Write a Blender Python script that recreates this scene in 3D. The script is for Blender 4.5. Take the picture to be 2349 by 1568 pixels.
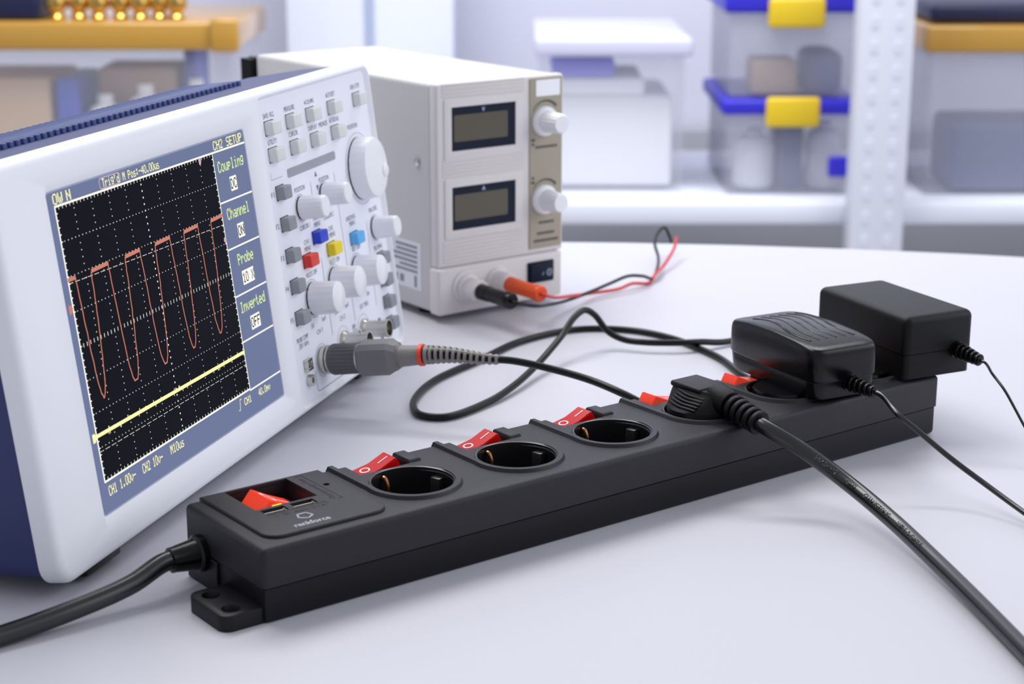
import bpy, bmesh, math, random
from mathutils import Vector, Matrix, Euler
random.seed(7)
PI = math.pi
scene = bpy.context.scene
for o in list(bpy.data.objects): bpy.data.objects.remove(o)
COL = scene.collection

# ------------------------------------------------------------------ camera
cam_d = bpy.data.cameras.new('camera'); cam = bpy.data.objects.new('camera', cam_d); COL.objects.link(cam)
cam.location = (0, 0, 0.32622)
cam.rotation_euler = (PI/2 - 0.26632, 0, 0)
cam_d.sensor_width = 36.0; cam_d.lens = 4057.5/2349*36
cam_d.clip_start = 0.02; cam_d.clip_end = 50
cam_d.dof.use_dof = True; cam_d.dof.focus_distance = 0.92
cam_d.dof.aperture_fstop = 62.18/5.3
scene.camera = cam
# ------------------------------------------------------------------ world + lights + exposure
w = bpy.data.worlds.new('room_light'); scene.world = w; w.use_nodes = True
w.node_tree.nodes['Background'].inputs[0].default_value = (0.87, 0.90, 1.0, 1)
w.node_tree.nodes['Background'].inputs[1].default_value = 0.46
def area(name, loc, target, size, sizey, power, col):
    d = bpy.data.lights.new(name, 'AREA'); d.shape = 'RECTANGLE'; d.size = size; d.size_y = sizey
    d.energy = power; d.color = col
    o = bpy.data.objects.new(name, d); COL.objects.link(o); o.location = loc
    o.rotation_euler = (Vector(target)-Vector(loc)).to_track_quat('-Z', 'Y').to_euler()
    return o
area('ceiling_light_panel', (-0.75, 1.55, 1.95), (0.02, 0.95, 0), 1.15, 0.75, 21, (1.0, 0.98, 0.96))
area('scope_fill_light', (2.4, 0.9, 1.25), (-0.1, 1.0, 0.10), 2.6, 2.0, 30, (0.93, 0.96, 1.0))  # soft fill added off to the right to brighten the scope face, not a window
area('storage_room_light', (0.0, 2.6, 2.1), (0.0, 3.5, -0.2), 2.4, 0.6, 60, (0.97, 0.98, 1.0))
vs = scene.view_settings
vs.view_transform = 'Standard'; vs.look = 'None'; vs.gamma = 1.0; vs.use_curve_mapping = False
vs.exposure = 0.16

# ------------------------------------------------------------------ materials
def srgb(r, g, b):
    f = lambda c: (c/255/12.92) if c/255 <= .04045 else ((c/255+.055)/1.055)**2.4
    return (f(r), f(g), f(b), 1)
MATS = {}
def mat(name, col, rough=.5, metal=0, bump=0, bscale=400, emit=None, es=0, alpha=1, spec=.5, trans=0, var=0, coat=0):
    if name in MATS: return MATS[name]
    m = bpy.data.materials.new(name); m.use_nodes = True; nt = m.node_tree; b = nt.nodes['Principled BSDF']
    b.inputs['Base Color'].default_value = col; b.inputs['Roughness'].default_value = rough
    b.inputs['Metallic'].default_value = metal; b.inputs['Alpha'].default_value = alpha
    b.inputs['Specular IOR Level'].default_value = spec; b.inputs['Transmission Weight'].default_value = trans
    b.inputs['Coat Weight'].default_value = coat
    if emit: b.inputs['Emission Color'].default_value = emit; b.inputs['Emission Strength'].default_value = es
    tc = nt.nodes.new('ShaderNodeTexCoord')
    if bump:
        n = nt.nodes.new('ShaderNodeTexNoise'); n.inputs['Scale'].default_value = bscale; n.inputs['Detail'].default_value = 3
        nt.links.new(tc.outputs['Object'], n.inputs['Vector'])
        bp = nt.nodes.new('ShaderNodeBump'); bp.inputs['Strength'].default_value = bump; bp.inputs['Distance'].default_value = .0006
        nt.links.new(n.outputs['Fac'], bp.inputs['Height']); nt.links.new(bp.outputs['Normal'], b.inputs['Normal'])
    if var:
        n = nt.nodes.new('ShaderNodeTexNoise'); n.inputs['Scale'].default_value = 6; n.inputs['Detail'].default_value = 4
        nt.links.new(tc.outputs['Object'], n.inputs['Vector'])
        mx = nt.nodes.new('ShaderNodeMixRGB'); mx.inputs[1].default_value = col
        mx.inputs[2].default_value = tuple(c*(1-var) for c in col[:3])+(1,)
        nt.links.new(n.outputs['Fac'], mx.inputs[0]); nt.links.new(mx.outputs[0], b.inputs['Base Color'])
    MATS[name] = m; return m
def emis(name, col, s=1.0):
    if name in MATS: return MATS[name]
    m = bpy.data.materials.new(name); m.use_nodes = True; b = m.node_tree.nodes['Principled BSDF']
    b.inputs['Base Color'].default_value = (.002, .002, .002, 1); b.inputs['Roughness'].default_value = .4; b.inputs['Specular IOR Level'].default_value = .03
    b.inputs['Emission Color'].default_value = col; b.inputs['Emission Strength'].default_value = s
    MATS[name] = m; return m

M_table = mat('white_laminate', srgb(202, 201, 210), .42, bump=.05, bscale=900, spec=.35, var=.03)
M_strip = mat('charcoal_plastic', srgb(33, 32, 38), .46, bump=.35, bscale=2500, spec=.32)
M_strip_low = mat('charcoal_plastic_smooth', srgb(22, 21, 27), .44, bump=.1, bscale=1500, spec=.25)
M_black = mat('black_plastic', srgb(9, 9, 10), .23, bump=.12, bscale=1800, spec=.30)
M_blackmatt = mat('black_matt_plastic', srgb(14, 14, 16), .42, bump=.3, bscale=2600, spec=.22)
M_cup = mat('socket_black', srgb(20, 20, 22), .3)
M_rubber = mat('cable_black', srgb(11, 11, 13), .28, bump=.06, bscale=700, spec=.75)
M_lead = mat('thin_cable_black', srgb(8, 8, 10), .35, spec=.3)
M_dark = mat('dark_gap', srgb(10, 10, 12), .8)
M_copper = mat('copper_contact', srgb(190, 130, 90), .35, metal=1)
M_red = mat('red_rocker', srgb(196, 6, 9), .3, spec=.2)
M_redlit = mat('lit_red_rocker', srgb(222, 52, 40), .3, spec=.35, emit=srgb(255, 84, 54), es=.34)
M_glow = emis('neon_glow', srgb(255, 205, 40), 1.6)
M_whiteprint = mat('white_print', srgb(240, 238, 238), .5)
M_greyprint = mat('logo_print', srgb(178, 178, 186), .5)
M_engrave = mat('engraved_print', srgb(24, 24, 28), .7)
M_gold = mat('usb_contact', srgb(222, 214, 190), .3, metal=1)
M_scope = mat('scope_white', srgb(243, 244, 250), .42, bump=.1, bscale=1500, spec=.4)
M_scopepanel = mat('scope_panel_white', srgb(238, 240, 250), .45, spec=.4)
M_blue = mat('scope_blue', srgb(38, 50, 104), .45, bump=.1, bscale=1500)
M_bluetop = mat('scope_blue_rib', srgb(70, 84, 138), .5)
M_btn = mat('button_offwhite', srgb(222, 223, 222), .4)
M_btngrey = mat('button_grey', srgb(140, 145, 152), .42)
M_btnblue = mat('button_blue', srgb(32, 66, 205), .4)
M_btnyel = mat('button_yellow', srgb(240, 214, 10), .4)
M_btnred = mat('button_red', srgb(222, 52, 40), .4)
M_btnlb = mat('button_light_blue', srgb(95, 180, 240), .4)
M_knob = mat('knob_white', srgb(243, 243, 248), .28, spec=.5)
M_panelprint = mat('panel_print', srgb(112, 114, 128), .6)
M_panelgrey = mat('panel_grey_bar', srgb(160, 161, 170), .6)
M_nickel = mat('nickel', srgb(205, 202, 195), .3, metal=1, bump=.25, bscale=900)
M_probe = mat('probe_grey', srgb(118, 117, 118), .5, bump=.15, bscale=1500)
M_probewarm = mat('probe_relief_grey', srgb(134, 129, 126), .5)
M_probedark = mat('probe_collar_grey', srgb(92, 92, 94), .55, bump=.3, bscale=2500)
M_orange = mat('orange_ring', srgb(235, 72, 42), .4)
M_psu = mat('psu_beige', srgb(208, 206, 206), .5, bump=.15, bscale=1800)
M_psufront = mat('psu_front_beige', srgb(222, 217, 216), .5, spec=.4)
M_taupe = mat('taupe_panel', srgb(166, 158, 140), .55)
M_navy = mat('navy_bezel', srgb(10, 24, 46), .5, spec=.2)
M_lcd = mat('lcd_glass', srgb(88, 82, 70), .2, spec=.4)
M_paper = mat('paper_label', srgb(232, 232, 238), .6)
M_redplug = mat('orange_red_plug', srgb(240, 84, 22), .35)
M_redlead = mat('red_lead', srgb(206, 48, 48), .4)

# ------------------------------------------------------------------ mesh helpers
def finish(bm, name, m, parent=None, loc=None, rot=None, smooth=True, ang=38):
    bmesh.ops.recalc_face_normals(bm, faces=bm.faces)
    me = bpy.data.meshes.new(name); bm.to_mesh(me); bm.free()
    if smooth:
        for p in me.polygons: p.use_smooth = True
        me.set_sharp_from_angle(angle=math.radians(ang))
    me.materials.append(m)
    o = bpy.data.objects.new(name, me); COL.objects.link(o)
    if parent: o.parent = parent
    if loc: o.location = loc
    if rot: o.rotation_euler = rot
    return o
def empty(name, label, cat, loc=(0, 0, 0), rotz=0, group=None):
    o = bpy.data.objects.new(name, None); COL.objects.link(o); o.empty_display_size = .02
    o.location = loc; o.rotation_euler = (0, 0, rotz); tag(o, label, cat, group); return o
def tag(o, label, cat=None, group=None, kind=None):
    if label: o['label'] = label
    if cat: o['category'] = cat
    if group: o['group'] = group
    if kind: o['kind'] = kind
    return o
def box(bm, x0, x1, y0, y1, z0, z1, bev=0, seg=2, sel=None, M=None):
    t = bmesh.new(); bmesh.ops.create_cube(t, size=1)
    for v in t.verts:
        v.co = Vector((x0+(v.co.x+.5)*(x1-x0), y0+(v.co.y+.5)*(y1-y0), z0+(v.co.z+.5)*(z1-z0)))
    if bev:
        es = [e for e in t.edges if sel is None or sel((e.verts[0].co+e.verts[1].co)/2, (e.verts[0].co-e.verts[1].co).normalized())]
        bmesh.ops.bevel(t, geom=es, offset=bev, segments=seg, profile=.5, affect='EDGES', clamp_overlap=True)
    merge(bm, t, M); return bm
def merge(bm, t, M=None):
    if M is not None: bmesh.ops.transform(t, matrix=M, verts=t.verts)
    me = bpy.data.meshes.new('tmp'); t.to_mesh(me); t.free(); bm.from_mesh(me); bpy.data.meshes.remove(me)
def prism(bm, pts, z0, z1, bev=0, seg=2, M=None, bevel_bottom=False):
    """closed 2D outline extruded along z"""
    t = bmesh.new(); vs_ = [t.verts.new((x, y, z0)) for x, y in pts]; f = t.faces.new(vs_)
    r = bmesh.ops.extrude_face_region(t, geom=[f]); up = [v for v in r['geom'] if isinstance(v, bmesh.types.BMVert)]
    bmesh.ops.translate(t, vec=(0, 0, z1-z0), verts=up)
    if bev:
        es = [e for e in t.edges if all(abs(v.co.z-z1) < 1e-7 for v in e.verts)]
        if bevel_bottom: es += [e for e in t.edges if all(abs(v.co.z-z0) < 1e-7 for v in e.verts)]
        bmesh.ops.bevel(t, geom=es, offset=bev, segments=seg, profile=.5, affect='EDGES', clamp_overlap=True)
    merge(bm, t, M); return bm
def rrect(x0, x1, y0, y1, r, n=6, corners=(1, 1, 1, 1)):
    pts = []
    for k, (cx, cy, a) in enumerate(((x1-r, y1-r, 0), (x0+r, y1-r, 90), (x0+r, y0+r, 180), (x1-r, y0+r, 270))):
        if not corners[k]:
            pts.append(((x1, y1), (x0, y1), (x0, y0), (x1, y0))[k]); continue
        for i in range(n+1):
            t = math.radians(a+90*i/n); pts.append((cx+r*math.cos(t), cy+r*math.sin(t)))
    return pts
def lathe(bm, prof, n=48, M=None, cap0=True, cap1=True):
    """profile [(r,z)] around z"""
    t = bmesh.new(); rings = []
    for r, z in prof:
        rings.append([t.verts.new((r*math.cos(2*PI*i/n), r*math.sin(2*PI*i/n), z)) for i in range(n)])
    for a, b in zip(rings, rings[1:]):
        for i in range(n): t.faces.new((a[i], a[(i+1) % n], b[(i+1) % n], b[i]))
    if cap0: t.faces.new(rings[0])
    if cap1: t.faces.new(rings[-1])
    merge(bm, t, M); return bm
def spline(pts, sub=10):
    P = [Vector(p) for p in pts]; out = []
    for i in range(len(P)-1):
        p0 = P[i-1] if i else P[0]*2-P[1]; p1 = P[i]; p2 = P[i+1]; p3 = P[i+2] if i+2 < len(P) else P[-1]*2-P[-2]
        # centripetal Catmull-Rom
        a = .5; t0 = 0; t1 = t0+max((p1-p0).length, 1e-6)**a; t2 = t1+max((p2-p1).length, 1e-6)**a; t3 = t2+max((p3-p2).length, 1e-6)**a
        for k in range(sub):
            t = t1+(t2-t1)*k/sub
            A1 = p0*((t1-t)/(t1-t0))+p1*((t-t0)/(t1-t0)); A2 = p1*((t2-t)/(t2-t1))+p2*((t-t1)/(t2-t1)); A3 = p2*((t3-t)/(t3-t2))+p3*((t-t2)/(t3-t2))
            B1 = A1*((t2-t)/(t2-t0))+A2*((t-t0)/(t2-t0)); B2 = A2*((t3-t)/(t3-t1))+A3*((t-t1)/(t3-t1))
            out.append(B1*((t2-t)/(t2-t1))+B2*((t-t1)/(t2-t1)))
    out.append(P[-1]); return out
def tube(bm, path, r, n=14, M=None):
    """sweep with parallel transport; r number or function of 0..1"""
    t = bmesh.new(); path = [Vector(p) for p in path]; N = len(path)
    tan = [(path[min(i+1, N-1)]-path[max(i-1, 0)]).normalized() for i in range(N)]
    up = Vector((0, 0, 1)) if abs(tan[0].z) < .9 else Vector((1, 0, 0))
    nx = tan[0].cross(up).normalized(); rings = []
    for i in range(N):
        nx = (nx-tan[i]*nx.dot(tan[i])).normalized(); ny = tan[i].cross(nx)
        rr = r(i/(N-1)) if callable(r) else r
        rings.append([t.verts.new(path[i]+(nx*math.cos(2*PI*k/n)+ny*math.sin(2*PI*k/n))*rr) for k in range(n)])
    for a, b in zip(rings, rings[1:]):
        for k in range(n): t.faces.new((a[k], a[(k+1) % n], b[(k+1) % n], b[k]))
    t.faces.new(rings[0]); t.faces.new(rings[-1]); merge(bm, t, M); return bm
def loft(bm, rings, M=None):
    t = bmesh.new(); R = [[t.verts.new(p) for p in ring] for ring in rings]; n = len(R[0])
    for a, b in zip(R, R[1:]):
        for k in range(n): t.faces.new((a[k], a[(k+1) % n], b[(k+1) % n], b[k]))
    t.faces.new(R[0]); t.faces.new(R[-1]); merge(bm, t, M); return bm
def superell(a, b, e, z, n=64, cx=0, cy=0):
    out = []
    for i in range(n):
        t = 2*PI*i/n; c, s = math.cos(t), math.sin(t)
        out.append((cx+a*math.copysign(abs(c)**(2/e), c), cy+b*math.copysign(abs(s)**(2/e), s), z))
    return out
def boolean(o, cut_bm, op='DIFFERENCE'):
    bmesh.ops.recalc_face_normals(cut_bm, faces=cut_bm.faces)
    me = bpy.data.meshes.new('cut'); cut_bm.to_mesh(me); cut_bm.free(); c = bpy.data.objects.new('cut', me); COL.objects.link(c)
    par = o.parent; loc = o.location.copy(); rot = o.rotation_euler.copy(); o.parent = None; o.matrix_world = Matrix()
    o.location = (0, 0, 0); o.rotation_euler = (0, 0, 0)
    md = o.modifiers.new('b', 'BOOLEAN'); md.object = c; md.operation = op; md.solver = 'EXACT'
    dg = bpy.context.evaluated_depsgraph_get(); dg.update()
    nm = bpy.data.meshes.new_from_object(o.evaluated_get(dg))
    o.modifiers.clear(); old = o.data; nm.name = old.name; o.data = nm
    bpy.data.objects.remove(c)
    for p in nm.polygons: p.use_smooth = True
    nm.set_sharp_from_angle(angle=math.radians(35))
    if not nm.materials: nm.materials.append(old.materials[0])
    o.parent = par; o.location = loc; o.rotation_euler = rot
    return o
def edge_bevel(o, wd, seg=2, ang=50):
    md = o.modifiers.new('edge_round', 'BEVEL'); md.width = wd; md.segments = seg; md.limit_method = 'ANGLE'; md.angle_limit = math.radians(ang); md.harden_normals = False
_fc = {}
def text_mesh(s, sx=1.0, bold=0.0):
    k = (s, bold)
    if k not in _fc:
        cu = bpy.data.curves.new('t', 'FONT'); cu.body = s; cu.size = 1; cu.align_x = 'CENTER'; cu.align_y = 'CENTER'; cu.resolution_u = 2; cu.offset = bold
        ob = bpy.data.objects.new('t', cu); COL.objects.link(ob)
        dg = bpy.context.evaluated_depsgraph_get(); dg.update()
        me = bpy.data.meshes.new_from_object(ob.evaluated_get(dg)); bpy.data.objects.remove(ob)
        xs = [v.co.x for v in me.vertices]; ys = [v.co.y for v in me.vertices]
        _fc[k] = (me, max(xs)-min(xs), (max(xs)+min(xs))/2, (max(ys)+min(ys))/2, max(ys)-min(ys))
    return _fc[k]
def add_text(bm, s, M, width=None, height=None, bold=0.0, thick=0, scale=None):
    """text centred at M's origin in M's xy plane"""
    me, wd, cx, cy, ht = text_mesh(s, bold=bold)
    ky = (height/ht) if height else ((width or 1)/wd); kx = (width/wd) if width else ky
    if scale: kx = ky = scale; cy = .12
    t = bmesh.new(); t.from_mesh(me)
    for v in t.verts: v.co = Vector(((v.co.x-cx)*kx, (v.co.y-cy)*ky, 0))
    if thick:
        r = bmesh.ops.extrude_face_region(t, geom=list(t.faces))
        bmesh.ops.translate(t, vec=(0, 0, thick), verts=[v for v in r['geom'] if isinstance(v, bmesh.types.BMVert)])
    merge(bm, t, M); return bm
# plane helper for vertical faces: face-plane coords (u, v) with outward normal -y
def FP(u, v, d=0):            # matrix mapping xy-plane drawing onto the face, d = distance out of the face
    return Matrix(((1, 0, 0, u), (0, 0, -1, -d), (0, 1, 0, v), (0, 0, 0, 1)))
FACE = Matrix(((1, 0, 0, 0), (0, 0, -1, 0), (0, 1, 0, 0), (0, 0, 0, 1)))   # local z -> -y (out of the face)
def quad_uv(bm, u0, u1, v0, v1, d):
    vs_ = [bm.verts.new((u, -d, v)) for u, v in ((u0, v0), (u1, v0), (u1, v1), (u0, v1))]; bm.faces.new(vs_)
def line_uv(bm, pts, wd, d, closed=False):
    P = [Vector(p) for p in pts]
    segs = list(zip(P, P[1:]))+([(P[-1], P[0])] if closed else [])
    for a, b in segs:
        t = (b-a)
        if t.length < 1e-9: continue
        t.normalize(); n = Vector((-t.y, t.x))*wd/2; e = t*wd*.25
        q = (a-e+n, a-e-n, b+e-n, b+e+n)
        bm.faces.new([bm.verts.new((x.x, -d, x.y)) for x in q])
def disc_uv(bm, u, v, r, d, n=20):
    bm.faces.new([bm.verts.new((u+r*math.cos(2*PI*i/n), -d, v+r*math.sin(2*PI*i/n))) for i in range(n)])
def ring_uv(bm, u, v, r, wd, d, n=32, a0=0, a1=2*PI):
    line_uv(bm, [(u+r*math.cos(a0+(a1-a0)*i/n), v+r*math.sin(a0+(a1-a0)*i/n)) for i in range(n+1)], wd, d)

# ================================================================== SETTING
bm = bmesh.new(); box(bm, -4, 4, -2, 4.4, -.80, -.75)
tag(finish(bm, 'floor', mat('floor_grey', srgb(150, 150, 158), .6, var=.1)), 'grey lab floor below the table', kind='structure')
bm = bmesh.new(); box(bm, -4, 4, 4.3, 4.4, -.75, 2.4)
tag(finish(bm, 'wall_back', mat('wall_paint', srgb(222, 223, 238), .8, var=.03)), 'pale lavender white back wall', kind='structure')

# table with a gently curved far edge
pts = [(-1.25, .30), (1.25, .30), (1.25, .95)]
for i in range(25):
    x = 1.18-2.36*i/24; pts.append((x, 1.535-.33*(x*.93)**2-.02*x))
pts.append((-1.25, .95))
tb = empty('work_table', 'white laminate work table with a gently curved far edge', 'table', (0, .9, -.75))
bm = bmesh.new(); prism(bm, pts, -.028, 0, .002, 2, bevel_bottom=True)
finish(bm, 'table_top', M_table, tb, loc=(0, -.9, .75))
for sx in (-1, 1):
    for yy in (.45, 1.05):
        bm = bmesh.new(); box(bm, sx*1.05-.025, sx*1.05+.025, yy-.925, yy-.875, 0, .722, .004)
        finish(bm, 'leg', mat('table_leg_grey', srgb(170, 172, 178), .4), tb)

# ================================================================== POWER STRIP
SO = (-.10898, .71958, 0); SA = .64872
L, D, HS, H = .4504, .0737, .01663, .03575
R_S = Matrix.Rotation(SA, 4, 'Z'); SM = Matrix.Translation(SO) @ R_S
strip = empty('power_strip', 'long charcoal power strip with red switches, six sockets and two USB ports', 'power strip', SO, SA)
XC = [.1013+.0632*i for i in range(6)]; YC = .0327; RS = .0203
# lower shell with seam
bm = bmesh.new(); box(bm, .0008, L-.0008, .0008, D-.0008, 0, HS-.0004, .0022, 2, sel=lambda c, d: abs(d.z) > .9 or c.z < .001)
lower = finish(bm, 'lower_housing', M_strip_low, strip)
bm = bmesh.new(); box(bm, .002, L-.002, .002, D-.002, HS-.002, HS+.002); finish(bm, 'seam', M_dark, strip)
# upper shell
bm = bmesh.new(); box(bm, 0, L, 0, D, HS+.0004, H, .0027, 4, sel=lambda c, d: abs(d.z) > .9 or c.z > H-.001)
upper = finish(bm, 'upper_housing', M_strip, strip)
def cutters():
    c = bmesh.new()
    for x in XC:
        lathe(c, [(RS, H-.0172), (RS, H+.01)], 64, Matrix.Translation((x, YC, 0)))
        box(c, x-.0140, x+.0148, .0572, D+.01, H-.0042, H+.01)
    box(c, .0200, .0532, .0415, .0708, H-.0085, H+.01)
    return c
boolean(upper, cutters())
c = bmesh.new()
for x0 in (.0212, .0367): box(c, x0, x0+.0122, .0336, .0394, H-.009, H+.01)
lathe(c, [(.0016, H-.006), (.0016, H+.01)], 24, Matrix.Translation((.0645, .0520, 0)))
boolean(upper, c)
# control panel plate
bm = bmesh.new(); prism(bm, rrect(.0078, .0726, .0072, D-.0006, .0085, 8, (0, 0, 1, 1)), H-.0004, H+.0016, .0009, 3)
plate = finish(bm, 'control_panel', M_strip, strip)
boolean(plate, (lambda c: (box(c, .0200, .0532, .0415, .0708, H-.0085, H+.01), box(c, .0212, .0334, .0336, .0394, H-.009, H+.01), box(c, .0367, .0489, .0336, .0394, H-.009, H+.01),
    lathe(c, [(.0016, H-.006), (.0016, H+.01)], 24, Matrix.Translation((.0645, .0520, 0))), c)[-1])(bmesh.new()))
HP = H+.0016
# ridges running from the back edge round each socket
for i, x in enumerate(XC):
    path = [(x-.0218, D-.0004), (x-.0218, YC+.004)]
    for k in range(29): a = PI+(PI*1.25)*k/28; path.append((x+.0222*math.cos(a), YC+.0222*math.sin(a)))
    t = bmesh.new(); prof = ((-.0026, -.0005), (-.0013, .0017), (.0013, .0017), (.0026, -.0005)); rings = []
    P = [Vector(p) for p in path]
    for j in range(len(P)):
        tg = (P[min(j+1, len(P)-1)]-P[max(j-1, 0)]).normalized(); nn = Vector((-tg.y, tg.x)); fade = min(1, (len(P)-1-j)/5) if j > len(P)-7 else 1
        rings.append([t.verts.new((P[j].x+nn.x*a, P[j].y+nn.y*a, H+(b if b < 0 else b*fade-.0003*(1-fade)))) for a, b in prof])
    for a, b in zip(rings, rings[1:]):
        for k in range(4): t.faces.new((a[k], a[(k+1) % 4], b[(k+1) % 4], b[k]))
    t.faces.new(rings[0]); t.faces.new(rings[-1])
    bmesh.ops.bevel(t, geom=[e for e in t.edges if all(v.co.z > H+.0008 for v in e.verts) and e.is_manifold and e.calc_face_angle(0) > .4], offset=.0005, segments=2, affect='EDGES')
    finish(t, 'socket_ridge', M_strip, strip)
    bm = bmesh.new(); box(bm, x+.0150, x+.0222, .0580, D-.0006, H-.003, H+.0015, .0014, 3, sel=lambda c, d: c.z > H)
    finish(bm, 'switch_stop', M_strip, strip)
# sockets
for i, x in enumerate(XC):
    bm = bmesh.new(); T = Matrix.Translation((x, YC, 0))
    lathe(bm, [(.0214, H-.0005), (.0214, H+.0009), (.0209, H+.0013), (RS-.0002, H+.0010), (RS-.0004, H-.001), (RS-.0004, H-.0165), (0.0001, H-.0165)], 64, T, False, True)
    sk = finish(bm, 'socket', M_cup, strip)
    rot = math.radians(14)
    for s in (1, -1):
        a = rot+PI/2*s; T2 = T @ Matrix.Rotation(a, 4, 'Z')
        bm = bmesh.new(); tube(bm, spline([(.0186, 0, H-.0165), (.0172, 0, H-.010), (.0164, 0, H-.006), (.0180, 0, H-.0022), (.0195, 0, H-.0018)], 5), .0011, 8, T2)
        finish(bm, 'earth_clip', M_copper, sk)
        T3 = T @ Matrix.Rotation(rot+(0 if s > 0 else PI), 4, 'Z')
        bm = bmesh.new(); box(bm, .0160, .0204, -.0030, .0030, H-.0165, H-.0022, .0005, 2, M=T3); box(bm, .0188, .0204, -.0075, -.0066, H-.0165, H-.0018, .0002, 1, M=T3)
        finish(bm, 'guide_rib', mat('socket_guide', srgb(38, 38, 42), .3), sk)
        bm = bmesh.new(); lathe(bm, [(.0027, H-.0166), (.0027, H-.0162)], 20, T @ Matrix.Translation((.0095*s*math.cos(rot), .0095*s*math.sin(rot), 0)))
        finish(bm, 'pin_hole', M_dark, sk)
# individual rocker switches
def rocker(name, x, y0, y1, z, w2, hgt, on, m, marks=True, par=strip, main=False):
    s = -1 if on else 1
    prof = [(-w2*s, -.003), (-w2*s, .0006), (-.08*w2*s, hgt*.40), (w2*.72*s, hgt), (w2*s, hgt*.25), (w2*s, -.003)]
    if main: prof = [(w2, -.003), (w2, .0008), (w2*.25, hgt*.52), (-w2*.42, hgt), (-w2, hgt*.10), (-w2, -.003)]
    t = bmesh.new(); A = [t.verts.new((x+a, y0, z+b)) for a, b in prof]; B = [t.verts.new((x+a, y1, z+b)) for a, b in prof]
    t.faces.new(A); t.faces.new(B)
    for k in range(6): t.faces.new((A[k], A[(k+1) % 6], B[(k+1) % 6], B[k]))
    bmesh.ops.recalc_face_normals(t, faces=t.faces)
    bmesh.ops.bevel(t, geom=list(t.edges), offset=.0004, segments=2, affect='EDGES')
    o = finish(t, name, m, par)
    if marks:
        ym = (y0+y1)/2
        def on_face(pa, pb, t_):
            (ax, az), (bx, bz) = pa, pb; ang = math.atan2(bz-az, bx-ax)
            return Matrix.Translation((x+ax+(bx-ax)*t_, ym, z+az+(bz-az)*t_)) @ Matrix.Rotation(-ang, 4, 'Y') @ Matrix.Translation((0, 0, .00016))
        lo = on_face(prof[1], prof[2], .5) if s > 0 else on_face(prof[3], prof[2], .45)
        hi = on_face(prof[2], prof[3], .55) if s > 0 else on_face(prof[2], prof[1], .5)
        bm = bmesh.new()
        t = bmesh.new(); n = 28; ra, rb = (y1-y0)*.245, (y1-y0)*.175
        I = [[t.verts.new((r*.95*math.cos(2*PI*k/n), r*math.sin(2*PI*k/n), 0)) for k in range(n)] for r in (ra, rb)]
        for k in range(n): t.faces.new((I[0][k], I[0][(k+1) % n], I[1][(k+1) % n], I[1][k]))
        merge(bm, t, lo)
        t = bmesh.new(); hw = (y1-y0)*.03; ln = (y1-y0)*.26
        t.faces.new([t.verts.new(p) for p in ((-ln, -hw, 0), (ln, -hw, 0), (ln, hw, 0), (-ln, hw, 0))]); merge(bm, t, hi)
        finish(bm, 'switch_mark', M_whiteprint, o, smooth=False)
    return o
for i, x in enumerate(XC):
    on = i >= 3
    bm = bmesh.new(); box(bm, x-.0132, x+.0140, .0592, D-.0010, H-.0044, H-.0034, .0003, 1); finish(bm, 'switch_frame', M_cup, strip)
    tag(rocker('rocker_switch', x+.0002, .0602, .0718, H-.0036, .0118, .0070, on, M_redlit if on else M_red), 'lit red rocker switched on' if on else 'red translucent rocker switched off')
# main switch
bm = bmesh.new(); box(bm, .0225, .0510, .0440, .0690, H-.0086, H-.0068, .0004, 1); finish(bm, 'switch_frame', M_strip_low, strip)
ms = tag(rocker('main_rocker_switch', .0362, .0465, .0660, H-.0070, .0128, .0096, True, M_redlit, main=True), 'large lit red main rocker')
bm = bmesh.new(); box(bm, .0315, .0365, .0461, .0466, H-.0030, H+.0000, .0002, 1); finish(bm, 'neon_lamp', M_glow, ms)
# USB ports
for x0 in (.0212, .0367):
    bm = bmesh.new(); box(bm, x0+.0002, x0+.0120, .0341, .0387, H-.0090, H-.0078); us = finish(bm, 'usb_port', M_dark, strip)
    bm = bmesh.new(); box(bm, x0+.0008, x0+.0108, .0362, .0370, H-.0080, HP-.0007); finish(bm, 'contact_tongue', M_gold, us)
    bm = bmesh.new(); box(bm, x0+.0113, x0+.0119, .0346, .0384, H-.0080, HP-.0007); finish(bm, 'shield', M_gold, us)
# lettering on the panel
def TOPM(x, y, ang, z=HP+.00008): return Matrix.Translation((x, y, z)) @ Matrix.Rotation(ang, 4, 'Z')
bm = bmesh.new(); add_text(bm, '\u00dcberspannungsschutz', TOPM(.0578, .0500, PI/2), width=.0330, height=.0040, bold=.012)
box(bm, .0610, .0613, .0320, .0700, HP, HP+.0001); box(bm, .0575, .0613, .0697, .0700, HP, HP+.0001); box(bm, .0590, .0613, .0320, .0323, HP, HP+.0001)
add_text(bm, 'I.  5V max. 2.1A', TOPM(.0370, .0293, 0), width=.0270, height=.0027, bold=.012)
box(bm, .0212, .0520, .0322, .0327, HP, HP+.0001); box(bm, .0517, .0520, .0295, .0327, HP, HP+.0001)
finish(bm, 'engraved_lettering', M_engrave, strip, smooth=False)
bm = bmesh.new(); add_text(bm, 'renkforce', TOPM(.0335, .0135, 0), width=.0185, height=.0040, bold=.015)
for k in range(5):      # logo: five chevrons around a pentagon
    a = -PI/2+2*PI*k/5; cx, cy = .0348+.0039*math.cos(a), .0222+.0036*math.sin(a)
    for sg in (1, -1):
        M = TOPM(cx, cy, a+sg*math.radians(126)) @ Matrix.Translation((.0011, 0, 0))
        t = bmesh.new(); t.faces.new([t.verts.new(p) for p in ((-.0013, -.0004, 0), (.0013, -.0004, 0), (.0011, .0004, 0), (-.0013, .0004, 0))]); merge(bm, t, M)
finish(bm, 'brand_logo', M_greyprint, strip, smooth=False)
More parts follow.
